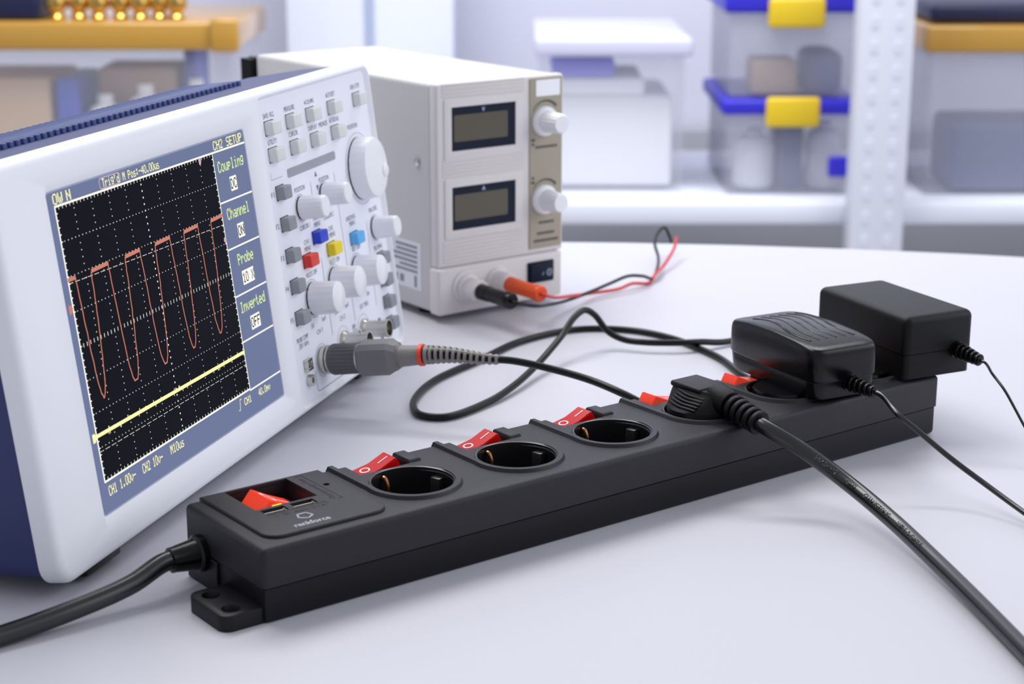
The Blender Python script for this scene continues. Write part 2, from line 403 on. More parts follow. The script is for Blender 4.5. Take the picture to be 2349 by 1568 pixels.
# mounting lug with two countersunk holes
bm = bmesh.new(); prism(bm, rrect(-.0188, .004, .0030, .0375, .0055, 6, (0, 1, 1, 0)), 0, .0078, .0006, 2)
lug = finish(bm, 'mounting_lug', M_strip_low, strip)
c = bmesh.new()
for y in (.0105, .0290): lathe(c, [(.0022, -.01), (.0022, .0030), (.0044, .0079), (.0044, .02)], 32, Matrix.Translation((-.0108, y, 0)))
boolean(lug, c)
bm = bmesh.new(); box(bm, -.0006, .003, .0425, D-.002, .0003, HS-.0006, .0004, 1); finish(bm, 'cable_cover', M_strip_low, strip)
# supply cable with collar
bm = bmesh.new(); CM = Matrix.Translation((0, .0572, .0165)) @ Matrix.Rotation(-PI/2, 4, 'Y')
lathe(bm, [(.0088, -.001), (.0088, .0030), (.0080, .0040), (.0074, .0042), (.0060, .0150), (.0060, .0162), (.0050, .0168)], 40, CM); finish(bm, 'cable_collar', M_black, strip)
SMI = SM.inverted()
wp = [(-.1542, .7575, .0145), (-.1718, .7404, .011), (-.1962, .7183, .007), (-.2198, .6993, .0047), (-.2500, .6760, .0047), (-.31, .64, .0047)]
lp = [Vector((-.012, .0572, .0165)), Vector((-.020, .0570, .0163))]+[SMI @ Vector(p) for p in wp[1:]]
bm = bmesh.new(); tube(bm, spline(lp, 14), .0046, 20); finish(bm, 'supply_cable', M_rubber, strip)

# ================================================================== PLUG in the fourth socket
px = XC[3]
plug = empty('angled_plug', 'black angled mains plug with thick cable in the fourth socket', 'plug', (SM @ Vector((px, YC, H-.0164))), SA)
z0 = .0164
bm = bmesh.new()
loft(bm, [superell(.0186, .0186, 2, 0), superell(.0186, .0186, 2, z0+.0035), superell(.0178, .0184, 2.1, z0+.0042), superell(.0128, .0178, 3.0, z0+.0090, cx=.0012, cy=.0006),
          superell(.0098, .0172, 4.5, z0+.0122, cx=.0022, cy=.0010), superell(.0090, .0158, 5, z0+.0142, cx=.0022, cy=.0012)])
finish(bm, 'plug_body', M_blackmatt, plug)
bm = bmesh.new(); box(bm, -.0078, .0122, -.0070, .0172, z0+.0120, z0+.0152, .0014, 3); finish(bm, 'grip_top', M_blackmatt, plug)
for s in (-1, 1):
    for k in range(5):
        zz = z0+.0058+.0013*k; xo = (.0162 if s < 0 else .0172)-(.00165 if s < 0 else .0011)*k
        bm = bmesh.new(); tube(bm, spline([(s*(xo-.0010), .0085, zz+.0009), (s*(xo+.0002), .000, zz), (s*(xo-.0012), -.0110, zz-.0004)], 6), .00062, 8); finish(bm, 'grip_rib', M_blackmatt, plug)
# strain relief
RD = Vector((-.02, -1, -.20)).normalized(); RM = Matrix.Translation((.0015, -.0150, z0+.0098)) @ RD.to_track_quat('Z', 'Y').to_matrix().to_4x4()
prof = [(.0086, -.004), (.0086, .004)]; z = .0055
bm = bmesh.new(); lathe(bm, [(.0078, -.006), (.0080, .003), (.0072, .0062), (.0052, .0064), (.0050, .0290)], 32, RM); finish(bm, 'strain_relief', M_blackmatt, plug)
for k in range(5):
    zz = .0085+.0046*k; r = .0071-.00012*k
    bm = bmesh.new(); lathe(bm, [(.0050, zz), (r-.0003, zz), (r, zz+.0004), (r, zz+.0024), (r-.0003, zz+.0028), (.0050, zz+.0028)], 32, RM); finish(bm, 'relief_ring', M_blackmatt, plug)
PMI = plug.matrix_basis.inverted()
p0 = RM @ Vector((0, 0, .024)); p1 = RM @ Vector((0, 0, .034))
wp = [(.1358, .8800, .0385), (.1495, .8735, .031), (.1727, .8523, .0180), (.1884, .8189, .0110), (.2001, .7757, .007), (.2091, .7299, .0052), (.2160, .6859, .0045), (.2218, .6435, .0045), (.225, .58, .0045)]
cable_pts = [p0, p1]+[PMI @ Vector(p) for p in wp[1:]]
cpath = spline(cable_pts, 14)
bm = bmesh.new(); tube(bm, cpath, .0042, 22); finish(bm, 'mains_cable', M_rubber, plug)
# raised lettering along the cable
bm = bmesh.new()
acc = [0]
for a, b in zip(cpath, cpath[1:]): acc.append(acc[-1]+(b-a).length)
def on_path(s):
    for i in range(len(acc)-1):
        if acc[i+1] >= s: t = (s-acc[i])/(acc[i+1]-acc[i]); return cpath[i].lerp(cpath[i+1], t), (cpath[i+1]-cpath[i]).normalized()
    return cpath[-1], (cpath[-1]-cpath[-2]).normalized()
camL = PMI @ Vector(cam.location)
s = .042
for ch in '3G1.5mm2     CIXI     CHANGTONG     WIRE & CABLE':
    if ch != ' ':
        P, tg = on_path(s+text_mesh(ch, bold=.01)[1]*.0017); out = (camL-P); out -= tg*out.dot(tg); out.normalize()
        side = out.cross(tg).normalized(); dr = (out*.93-side*(-.05)+Vector((0, 0, .25))); dr -= tg*dr.dot(tg); dr.normalize(); side = dr.cross(tg).normalized()
        M = Matrix.Identity(4); X = tg; Y = side; Z = X.cross(Y)
        if Z.dot(dr) < 0: Y = -Y; Z = -Z
        for r_ in range(3): M[r_][0] = X[r_]; M[r_][1] = Y[r_]; M[r_][2] = Z[r_]; M[r_][3] = (P+dr*.00418)[r_]
        add_text(bm, ch, M, bold=.01, thick=.00014, scale=.0034)
    s += .0014 if ch == ' ' else text_mesh(ch, bold=.01)[1]*.0034+.00045
finish(bm, 'cable_lettering', M_rubber, plug, smooth=False)

# ================================================================== ADAPTERS
def adapter(name, label, cx, cy, yaw, W, Ln, zt, vent, wp, rel, thin):
    base = SM @ Vector((cx, cy, H+.0018)); a = SA+yaw
    root = empty(name, label, 'adapter', base, a); hh = zt-(H+.0018); zs = hh*(.36 if vent else .40)
    n = 96
    if vent:
        def ring(k, z, e=9): return superell(W/2*k, Ln/2*(k*.4+.6), e, z, n)
        bm = bmesh.new(); loft(bm, [ring(.90, 0), ring(.935, .0022), ring(.965, zs-.0004), ring(.96, zs-.0002)]); finish(bm, 'lower_shell', M_black, root)
        R = [ring(.955, zs-.0003), ring(.972, zs+.0001), ring(1.0, zs+.0012), ring(.990, hh*.86), ring(.975, hh*.935), ring(.945, hh*.982), ring(.90, hh)]
        bm = bmesh.new(); t = bmesh.new(); V = [[t.verts.new(p) for p in r] for r in R]
        for ra, rb in zip(V, V[1:]):
            for k in range(n): t.faces.new((ra[k], ra[(k+1) % n], rb[(k+1) % n], rb[k]))
        # domed top
        prev = V[-1]
        for q in (.85, .65, .42, .2):
            cur = []
            for k in range(n):
                x, y, z = R[-1][k]; cur.append(t.verts.new((x*q, y*q, z+.0012*(1-q*q))))
            for k in range(n): t.faces.new((prev[k], prev[(k+1) % n], cur[(k+1) % n], cur[k]))
            prev = cur
        t.faces.new(prev); t.faces.new(V[0])
        # longitudinal bow of the lid
        for v in t.verts:
            if v.co.z > zs+.002: v.co.z += .0034*(v.co.z-zs)/(hh-zs)*(1-(v.co.y/(Ln/2))**2)
        merge(bm, t); lid = finish(bm, 'upper_shell', M_black, root)
        def topz(x, y):
            q = min(1, max(abs(x)/(W/2*.90), abs(y)/(Ln/2*.92)))
            return hh+.0012*(1-q*q)+.0034*(1-(y/(Ln/2))**2)
        for k in range(6):      # wavy vent ribs
            x0 = -W*.315+W*.126*k; pth = []
            for j in range(25):
                tt = j/24; y = Ln*(.33-.66*tt); x = x0+W*.055*math.sin(2*PI*(tt*.95+.02))
                pth.append((x, y, topz(x, y)-.00012))
            bm = bmesh.new(); tube(bm, pth, .00055, 8); finish(bm, 'vent_rib', M_black, root)
            bm = bmesh.new(); pth2 = [(x+.0011, y, topz(x+.0011, y)-.0003) for x, y, z in pth]; tube(bm, pth2, .00045, 6); finish(bm, 'vent_slot', M_dark, root)
    else:
        bm = bmesh.new(); box(bm, -W/2+.0006, W/2-.0006, -Ln/2+.0006, Ln/2-.0006, 0, zs-.0006, .004, 4, sel=lambda c, d: abs(d.z) > .9); finish(bm, 'lower_shell', M_blackmatt, root)
        bm = bmesh.new(); box(bm, -W/2, W/2, -Ln/2, Ln/2, zs, hh, .0045, 5, sel=lambda c, d: abs(d.z) > .9 or c.z > hh-.001); finish(bm, 'upper_shell', M_blackmatt, root)
        bm = bmesh.new(); box(bm, -W/2+.0012, W/2-.0012, -Ln/2+.0012, Ln/2-.0012, zs-.001, zs+.001, .003, 2, sel=lambda c, d: abs(d.z) > .9); finish(bm, 'seam', M_dark, root)
    RI = root.matrix_basis.inverted()
    # plug base going into the socket
    sc = RI @ (SM @ Vector((rel[4], YC, H)))
    bm = bmesh.new(); lathe(bm, [(.0186, -.0178), (.0186, -.0060), (.0165, .0006)], 40, Matrix.Translation((sc.x, sc.y, 0))); finish(bm, 'plug_base', M_black, root)
    # strain relief
    d = Vector((rel[2], -1, rel[3])).normalized(); RM = Matrix.Translation((rel[0], -Ln/2+.001, rel[1])) @ d.to_track_quat('Z', 'Y').to_matrix().to_4x4()
    bm = bmesh.new(); lathe(bm, [(.0052, -.003), (.0050, .002), (.0034, .0024), (.0026, .0200), (.0012, .0204)], 24, RM); finish(bm, 'strain_relief', M_black, root)
    for k in range(5):
        zz = .0036+.0034*k; r = .0050-.00036*k
        bm = bmesh.new(); lathe(bm, [(.0022, zz), (r-.0002, zz), (r, zz+.0003), (r, zz+.0018), (r-.0002, zz+.0021), (.0022, zz+.0021)], 24, RM); finish(bm, 'relief_ring', M_black, root)
    pts_ = [RM @ Vector((0, 0, .017)), RM @ Vector((0, 0, .024))]+[RI @ Vector(p) for p in wp]
    bm = bmesh.new(); tube(bm, spline(pts_, 14), thin, 14); finish(bm, 'output_cable', M_rubber, root)
    return root
adapter('plug_adapter', 'rounded black plug-in adapter with wavy ribbed top', .3762, .0405, -.159, .0476, .0840, .0658, True,
        [(.2064, .9022, .040), (.2147, .8958, .034), (.2310, .8830, .022), (.2460, .8675, .013), (.2603, .8446, .006), (.2736, .8135, .0017), (.29, .76, .0017)], (.0015, .0085, .16, -.08, XC[4]), .0015)
adapter('plug_adapter', 'plain boxy black plug-in adapter at the far end of the strip', .4523, .0391, -.200, .0490, .0876, .0744, False,
        [(.2743, .9709, .043), (.2792, .9597, .036), (.2838, .9513, .027), (.2872, .9450, .020), (.2941, .9221, .006), (.30, .89, .0009), (.31, .84, .0009)], (.0125, .0145, .12, -.14, XC[5]), .0008)

# ================================================================== OSCILLOSCOPE
OO = (-.19282, .78684, .02655); OA = 1.27413; OT = .12829
scope = empty('oscilloscope', 'white and blue digital oscilloscope tilted back with a lit square-wave screen', 'oscilloscope', (OO[0], OO[1], 0), OA)
SL, SR = (0, 0, OO[2]), (-OT, 0, 0)
def spart(bm, name, m, parent=scope, **k):
    if parent is scope: return finish(bm, name, m, scope, loc=SL, rot=SR, **k)
    return finish(bm, name, m, parent, **k)       # child of a part: inherits its placement
U0, U1, V0, V1 = -.0468, .3994, -.0189, .1736
SW, SH = .20543, .15407
# white front bezel
bm = bmesh.new(); prism(bm, rrect(U0, U1, V0, V1, .011, 8), -.009, .0028, .0042, 5, M=FACE)
bezel = spart(bm, 'front_bezel', M_scope)
c = bmesh.new()      # tapered screen opening and shallow control panel recess
loft(c, [[(x, .0030, z) for x, z in rrect(-.0008, SW+.0008, -.0008, SH+.0008, .002, 3)], [(x, -.0002, z) for x, z in rrect(-.0010, SW+.0010, -.0010, SH+.0010, .002, 3)], [(x, -.02, z) for x, z in rrect(-.0015-.030, SW+.0015+.030, -.0015-.030, SH+.0015+.030, .004, 3)]])
boolean(bezel, c)
c = bmesh.new(); loft(c, [[(x, .0012, z) for x, z in rrect(.2270, .3925, -.0135, .1672, .006, 4)], [(x, -.02, z) for x, z in rrect(.2050, .4060, -.0270, .1807, .008, 4)]])
boolean(bezel, c)
bm = bmesh.new(); prism(bm, rrect(.2255, .3930, -.0140, .1677, .006, 5), -.002, .0, 0, 2, M=FACE); spart(bm, 'control_panel', M_scopepanel)
# blue rear body
bm = bmesh.new()
def ringy(y, u0, u1, v0, v1, r): return [(x, y, z) for x, z in rrect(u0, u1, v0, v1, r, 6)]
loft(bm, [ringy(.0085, U0+.001, U1-.001, V0+.002, V1-.0015, .010), ringy(.040, U0+.001, U1-.001, V0+.004, V1-.0015, .010), ringy(.078, U0+.004, U1-.004, V0+.010, V1-.003, .012), ringy(.112, U0+.014, U1-.014, V0+.018, V1-.016, .014)])
spart(bm, 'rear_case', M_blue)
for k in range(56):       # vent slats on top
    u = -.030+.395/56*k*.86
    bm = bmesh.new(); box(bm, u, u+.0034, .046, .084, V1-.0045, V1+.0012, .0005, 1); spart(bm, 'vent_slat', M_bluetop)
bm = bmesh.new(); box(bm, -.040, .060, .086, .096, V1-.010, V1+.0035, .002, 2); spart(bm, 'carry_handle', M_black)
for u in (-.005, .335):   # flip-out feet under the bezel and rear feet
    bm = bmesh.new(); fz = -OO[2]/math.cos(OT)
    box(bm, u-.016, u+.016, .0015, .020, fz+.0035, V0+.003, .0015, 2); spart(bm, 'front_foot', M_black)
    bm = bmesh.new(); lathe(bm, [(.008, V0+.0125), (.007, fz+.0155)], 20, Matrix.Translation((u+.02, .095, 0))); spart(bm, 'rear_foot', M_black)

# ---- screen
LCD = emis('lcd_slate', srgb(106, 117, 152), .95); LCDK = emis('lcd_black', srgb(10, 12, 22), 1); LCDW = emis('lcd_white', srgb(250, 248, 235), 1)
LCDY = emis('lcd_yellow', srgb(244, 238, 170), 1); LCDG = emis('lcd_lime', srgb(214, 232, 150), 1); LCDO = emis('lcd_orange', srgb(198, 124, 106), 1); LCDP = emis('lcd_pink', srgb(196, 168, 190), 1)
bm = bmesh.new(); prism(bm, rrect(0, SW, 0, SH, .0018, 4), -.0003, 0, M=FACE); screen = spart(bm, 'screen', LCD, smooth=False)
G0, G1, B0, B1 = .0048, .1652, .0148, .1474
bm = bmesh.new(); quad_uv(bm, G0, G1, B0, B1, .00012); spart(bm, 'trace_area', LCDK, screen, smooth=False)
bm = bmesh.new(); wl = .0010
line_uv(bm, [(G0, B1), (SW, B1)], wl, .0002); line_uv(bm, [(G0, B1), (G0, B0)], wl, .0002); line_uv(bm, [(G0, B0), (G1, B0)], wl, .0002); line_uv(bm, [(G1, B1), (G1, B0)], wl*.7, .0002)
for v in (.1195, .0935, .0671, .0414, .0140): line_uv(bm, [(G1, v), (SW, v)], wl*.9, .0002)
dx, dv = (G1-G0)/10, (B1-B0)/8
for k in range(51):
    u = G0+dx*k/5
    for a, b in ((B1, B1-.0016), (B0, B0+.0016)): line_uv(bm, [(u, a), (u, b)], .0004, .0002)
    line_uv(bm, [(u, (B0+B1)/2-.0009), (u, (B0+B1)/2+.0009)], .0004, .0002)
for k in range(41):
    v = B0+dv*k/5
    for a, b in ((G0, G0+.0014), (G1, G1-.0014)): line_uv(bm, [(a, v), (b, v)], .0005, .0002)
for r_ in range(1, 8):
    if r_ == 4: continue
    for k in range(1, 50): quad_uv(bm, G0+dx*k/5-.00025, G0+dx*k/5+.00025, B0+dv*r_-.00025, B0+dv*r_+.00025, .0002)
for c_ in range(1, 10):
    hs_ = .00042 if c_ == 5 else .00026
    for k in range(1, 40): quad_uv(bm, G0+dx*c_-hs_, G0+dx*c_+hs_, B0+dv*k/5-hs_, B0+dv*k/5+hs_, .0002)
for (a, b), (a2, b2) in (((G0, .1112), (G1, .1080)), ((G0, .0295), (G1, .0289))):
    for k in range(110):
        if k % 4 == 3: continue
        t0, t1 = k/110, (k+.62)/110; line_uv(bm, [(a+(a2-a)*t0, b+(b2-b)*t0), (a+(a2-a)*t1, b+(b2-b)*t1)], .0003, .00022)
spart(bm, 'graticule', LCDW, screen, smooth=False)
# square-ish wave trace
rng = random.Random(3); wave = [(G0, .1132), (.0112, .1129)]
FALL = ((0, 112.6), (.7, 99.5), (1.3, 89.8), (1.9, 76.6), (2.9, 62), (4.4, 55.7), (5.7, 53.0)); RISE = ((-7.9, 53.2), (-6.0, 56.5), (-4.4, 63.8), (-3.0, 76), (-1.8, 87), (-.95, 97), (-.5, 106), (0, 112.2))
def curve(tab, u):
    out = []
    for (a, b), (a2, b2) in zip(tab, tab[1:]):
        for t in (0, .33, .66): out.append((u+.001*(a+(a2-a)*t)+rng.uniform(-.00022, .00022), .001*(b+(b2-b)*t)))
    return out+[(u+.001*tab[-1][0], .001*tab[-1][1])]
tops = []
for bu, ru, fu in ((.0163, .0254, .0412), (.0472, .0577, .0725), (.0780, .0884, .1042), (.1097, .1197, .1356), (.1405, .1509, .1652)):
    wave += curve(FALL, wave[-1][0])+curve(RISE, ru)+[(ru+.0008, .1131), (fu, .1130)]; tops.append((ru+.0007, fu))
bm = bmesh.new(); line_uv(bm, wave, .00075, .0003)
for a, b in tops:
    line_uv(bm, [(a, .1129), (b, .1133)], .0019, .00032)
line_uv(bm, [(G0, .1130), (.0108, .1130)], .0019, .00032)
spart(bm, 'channel_trace', LCDO, screen, smooth=False)
bm = bmesh.new(); line_uv(bm, [(G0+.0005, .0374), (G1, .0362)], .0019, .0003)
for k in range(26): u = G0+.004+(G1-G0-.008)*rng.random(); line_uv(bm, [(u, .0374-.0012*(u-G0)/.16), (u, .0374-.0012*(u-G0)/.16+rng.choice((-1, 1))*.0018)], .0005, .0003)
bm.faces.new([bm.verts.new((u, -.0004, v)) for u, v in ((.0008, .0350), (.0030, .0350), (.0045, .0372), (.0030, .0394), (.0008, .0394))])
spart(bm, 'baseline_trace', LCDY, screen, smooth=False)
bm = bmesh.new(); bm.faces.new([bm.verts.new((u, -.0004, v)) for u, v in ((.0008, .0974), (.0028, .0974), (.0045, .0995), (.0028, .1016), (.0008, .1016))]); spart(bm, 'channel_marker', LCDO, screen, smooth=False)
bm = bmesh.new(); disc_uv(bm, .1640, .0999, .0016, .0004, 8); spart(bm, 'level_marker', LCDP, screen, smooth=False)
bm = bmesh.new(); bm.faces.new([bm.verts.new((u, -.0004, v)) for u, v in ((.1483, .1472), (.1511, .1472), (.1511, .1450), (.1497, .1428), (.1483, .1450))])
spart(bm, 'trigger_marker', LCDP, screen, smooth=False)
bm = bmesh.new(); line_uv(bm, rrect(.0462, .0662, .1483, .1535, .0018, 4), .0005, .0003, closed=True); spart(bm, 'status_outline', LCDP, screen, smooth=False)
GL = {"'": '0005030000', '-': '0808080808', '.': '0060600000', ':': '0036360000', '0': '3E4141413E', '1': '00427F4000', '2': '4261514946', '4': '1814127F10', 'C': '3E41414122', 'D': '7F4141221C',
 'E': '7F49494941', 'F': '7F09090901', 'H': '7F0808087F', 'M': '7F020C027F', 'N': '7F0408107F', 'O': '3E4141413E', 'P': '7F09090906', 'S': '4649494931', 'T': '01017F0101', 'U': '3F4040403F', 'W': '3F4038403F',
 'I': '00417F4100', 'X': '6314081463', 'a': '2054545478', 'b': '7F48444438', 'd': '384444487F', 'e': '3854545418', 'g': '0C5252523E', 'h': '7F08040478', 'i': '00447D4000', 'l': '00417F4000', 'm': '7C04180478', 'n': '7C08040478',
 'o': '3844444438', 'p': '7C14141408', 'r': '7C08040408', 's': '4854545420', 't': '043F444020', 'u': '3C4040207C', 'v': '1C2040201C', 'G': '3E41495932'}
def pix(bm, s, u, v, adv, h, d=.0003, center=False):
    """bitmap text; u left edge (or centre), v centre"""
    if center: u -= adv*len(s)/2
    cw = adv/6; rh = h/7
    for ch in s:
        g = GL.get(ch)
        if g:
            for c_ in range(5):
                b = int(g[2*c_:2*c_+2], 16); r_ = 0
                while r_ < 7:
                    if b >> r_ & 1:
                        e = r_
                        while e < 7 and b >> e & 1: e += 1
                        x0 = u+c_*cw-.12*cw; quad_uv(bm, x0, x0+cw*1.24, v+h/2-e*rh, v+h/2-r_*rh, d); r_ = e
                    else: r_ += 1
        u += adv
for s_, u, v, adv, h_ in (('OW', .0040, .1508, .0046, .0050), ('N', .0158, .1508, .0046, .0050), ('CH2 SETUP', .1676, .1509, .0040, .0050), ("Trig'd", .0488, .1509, .0028, .0042), ('M Pos:-40.00us', .0686, .1509, .0027, .0042),
        ('CH1 1.00v-', .0066, .0096, .00265, .0050), ('CH2 10v-', .0397, .0096, .00265, .0050), ('M10us', .0690, .0100, .0030, .0048), ('CH1', .1560, .0098, .0031, .0042), ('40.0mv', .1745, .0098, .0026, .0042)):
    bm = bmesh.new(); pix(bm, s_, u, v, adv, h_); spart(bm, 'status_text', LCDY, screen, smooth=False)
bm = bmesh.new(); line_uv(bm, [(.1485, .0070), (.1500, .0070), (.1512, .0125), (.1528, .0125)], .0005, .0003); spart(bm, 'slope_symbol', LCDY, screen, smooth=False)
for s_, v in (('Coupling', .1388), ('Channel', .1124), ('Probe', .0862), ('Inverted', .0600)):
    bm = bmesh.new(); pix(bm, s_, .1852, v, .0040, .0062, center=True); spart(bm, 'menu_text', LCDG, screen, smooth=False)
for s_, v, w_ in (('DC', .1278, .0080), ('ON', .1014, .0080), ('10 X', .0753, .0145), ('OFF', .0492, .0118)):
    bm = bmesh.new(); bt = bmesh.new(); quad_uv(bm, .1848-w_/2, .1848+w_/2, v-.0040, v+.0040, .0003); pix(bt, s_, .1850, v, w_/len(s_)*.98, .0056, .0004, center=True)
    spart(bm, 'menu_value_box', LCDW, screen, smooth=False); spart(bt, 'menu_value_text', LCDK, screen, smooth=False)

# ---- buttons
def button(u, v, m, w_=.0125, h_=.0080, d_=.0055, nm='button', lab=None):
    bm = bmesh.new(); prism(bm, rrect(u-w_/2, u+w_/2, v-h_/2, v+h_/2, .0012, 3), -.0004, d_, .0009, 3, M=FACE); o = spart(bm, nm, m)
    bm = bmesh.new(); quad_uv(bm, u-w_/2-.0003, u+w_/2+.0003, v-h_/2-.0004, v+h_/2+.0004, .00008); spart(bm, 'button_gap', M_dark, o, smooth=False)
    if lab: o['label'] = lab
    return o
for u in (.2409, .2707, .3003, .3337, .3758): button(u, .1506, M_btn)
for u in (.2408, .2713, .3019, .3341): button(u, .1349, M_btn)
for v in (.1123, .0937, .0747, .0561, .0370): button(.2420, v, M_btngrey, w_=.0110, lab='grey soft key')
for v in (.0442, .0295, .0146, -.0002): button(.3785, v, M_btngrey, w_=.0110, lab='grey menu key')
button(.2832, .0777, M_btnblue, h_=.0076, lab='blue key'); button(.3020, .0665, M_btnyel, h_=.0076, lab='yellow key'); button(.2650, .0668, M_btnred, h_=.0076, lab='red key'); button(.3397, .0656, M_btnlb, h_=.0076, lab='light blue key')
# ---- knobs
def knob(u, v, r, ln, nm='knob', flute=16, depth=.03):
    bm = bmesh.new(); n = flute*6; rings = []
    for rr, z in ((.90, .0006), (.99, .0009), (1, .002), (.955, ln*.88), (.92, ln*.96), (.82, ln)):
        ring = []
        for i in range(n):
            t = 2*PI*i/n; k = 1-depth*max(0, math.cos(t*flute))**2 if rr > .93 else 1
            ring.append((r*rr*k*math.cos(t), r*rr*k*math.sin(t), z))
        rings.append(ring)
    loft(bm, rings, M=FP(u, v)); o = spart(bm, nm, M_knob)
    bm = bmesh.new(); lathe(bm, [(r*.99, -.0002), (r*.99, .0002), (r*.86, .0003), (r*.86, .002)], 48, FP(u, v)); spart(bm, 'shaft_gap', M_dark, o)
    bm = bmesh.new(); ring_uv(bm, u, v, r*1.13, .0006, .0001, 40); spart(bm, 'knob_ring', mat('ring_print', srgb(196, 198, 210), .5), o, smooth=False)
    return o
knob(.2675, .0985, .0072, .0165); knob(.3035, .1003, .0072, .0165); knob(.3765, .0652, .0074, .0165)
knob(.2650, .0432, .0102, .0178); knob(.3003, .0450, .0102, .0178); knob(.3378, .0442, .0102, .0178)
big = knob(.3660, .1065, .0205, .0120, 'position_dial', 24, .012)
bm = bmesh.new(); lathe(bm, [(.0046, .0118), (.0044, .0128), (.0030, .0136), (.0012, .0139)], 24, FP(.3660+.0125, .1065-.004)); spart(bm, 'finger_dimple', M_knob, big)
# ---- BNC sockets
def bnc(u, v):
    bm = bmesh.new(); lathe(bm, [(.0072, 0), (.0072, .0014), (.0066, .0022), (.0056, .0034), (.0056, .0160), (.0060, .0164), (.0060, .0178), (.0050, .0178), (.0050, .006), (.0001, .006)], 40, FP(u, v)); o = spart(bm, 'bnc_socket', M_nickel)
    for s in (1, -1):
        bm = bmesh.new(); lathe(bm, [(.0011, .0048), (.0011, .0070), (.0007, .0073)], 12, FP(u, v) @ Matrix.Translation((0, 0, .0118)) @ Matrix.Rotation(s*PI/2, 4, 'X')); spart(bm, 'bayonet_pin', M_nickel, o)
    bm = bmesh.new(); lathe(bm, [(.0018, .004), (.0018, .0120), (.0010, .0130)], 16, FP(u, v)); spart(bm, 'centre_contact', M_gold, o)
    bm = bmesh.new(); ring_uv(bm, u, v, .0100, .0004, .0001, 40); spart(bm, 'socket_ring', mat('ring_print', srgb(196, 198, 210), .5), o, smooth=False)
BN = ((.2652, .0045), (.3005, .0068), (.3345, .0062))
for u, v in BN: bnc(u, v)
# probe compensation tags
for v, rd in ((.0079, False), (-.0018, True)):
    bm = bmesh.new()
    if rd: lathe(bm, [(.0036, 0), (.0036, .0030), (.0018, .0030), (.0018, 0)], 28, FP(.2416, v), False, False)
    else:
        for a in ((-.0036, .0036, .0018, .0036), (-.0036, .0036, -.0036, -.0018), (-.0036, -.0018, -.0018, .0018), (.0018, .0036, -.0018, .0018)):
            box(bm, .2416+a[0], .2416+a[1], -.0030, 0, v+a[2], v+a[3], .0002, 1)
    spart(bm, 'probe_terminal', M_nickel)
# ---- printed legends
bm = bmesh.new(); dP = .00012
def leg(s, u, v, w_, h_=.0030): add_text(bm, s, FP(u, v, dP), width=w_, height=h_)
for s, u, v, w_ in (('SAVE / RCL', .2420, .1578, .0150), ('MEASURE', .2715, .1581, .0150), ('ACQUIRE', .3010, .1581, .0145), ('AUTOSET', .3345, .1585, .0145), ('RUN / STOP', .3760, .1588, .0150),
    ('UTILITY', .2420, .1423, .0125), ('CURSOR', .2720, .1428, .0130), ('DISPLAY', .3010, .1424, .0135), ('MENUS', .3172, .1424, .0130), ('AUTOSCALE', .3350, .1427, .0155), ('POSITION', .3625, .1345, .0165),
    ('F1', .2316, .1124, .0038), ('F2', .2316, .0938, .0040), ('F3', .2316, .0750, .0040), ('F4', .2316, .0565, .0040), ('F5', .2316, .0374, .0040),
    ('POSITION', .2692, .1098, .0150), ('POSITION', .3062, .1098, .0150), ('CURSOR 1', .2686, .0868, .0150), ('CURSOR 2', .3057, .0866, .0150), ('CH1', .2675, .0776, .0070), ('MENU', .2680, .0735, .0090),
    ('MATH', .2862, .0890, .0080), ('MENU', .2868, .0850, .0090), ('CH2', .3056, .0786, .0070), ('MENU', .3066, .0745, .0090), ('HORIZONTAL', .3388, .0790, .0150), ('MENU', .3400, .0752, .0090), ('TRIG LEVEL', .3770, .0775, .0150),
    ('VOLTS / DIV', .2680, .0580, .0165), ('VOLTS / DIV', .3042, .0583, .0165), ('SEC / DIV', .3410, .0590, .0140), ('TRIG MENU', .3765, .0520, .0150), ('CH 1', .2672, .0222, .0090), ('CH 2', .3034, .0218, .0090), ('EXT TRIG', .3400, .0212, .0140),
    ('5mV', .2760, .0280, .0060), ('5V', .2586, .0275, .0042), ('5mV', .3128, .0276, .0060), ('5V', .2950, .0272, .0042), ('2ns', .3490, .0272, .0050), ('PROBE COMP', .2418, .0240, .0165), ('5V 1kHz', .2436, .0202, .0115), ('300V', .3190, .0120, .0060), ('CAT II', .3195, .0085, .0070)):
    leg(s, u, v, w_)
line_uv(bm, [(.2350, .0188), (.2362, .0188), (.2362, .0216), (.2376, .0216), (.2376, .0188), (.2386, .0188)], .0003, dP)
for v, s in ((.1130, 1), (.1076, -1)):
    bm.faces.new([bm.verts.new((.2952+a, -dP, v+s*b)) for a, b in ((-.0018, 0), (.0018, 0), (0, .0034))])
for a, b in (((.2858, .1110), (.2858, .0960)), ((.3226, .1110), (.3226, .0150)), ((.2852, .0640), (.2852, .0150)), ((.3635, .0720), (.3605, .0160))): line_uv(bm, [a, b], .00035, dP)
line_uv(bm, [(.2525, .0010), (.2525, -.0105), (.2545, -.0122), (.3300, -.0122)], .0004, dP)
line_uv(bm, [(.2330, .1255), (.2330, .1210), (.2480, .1210)], .0002, dP)
spart(bm, 'printed_legend', M_panelprint, smooth=False)['kind'] = 'stuff'
bm = bmesh.new(); prism(bm, rrect(.2555, .3285, .1185, .1238, .0016, 4), 0, .0002, M=FACE); spart(bm, 'nameplate_bar', M_panelgrey)

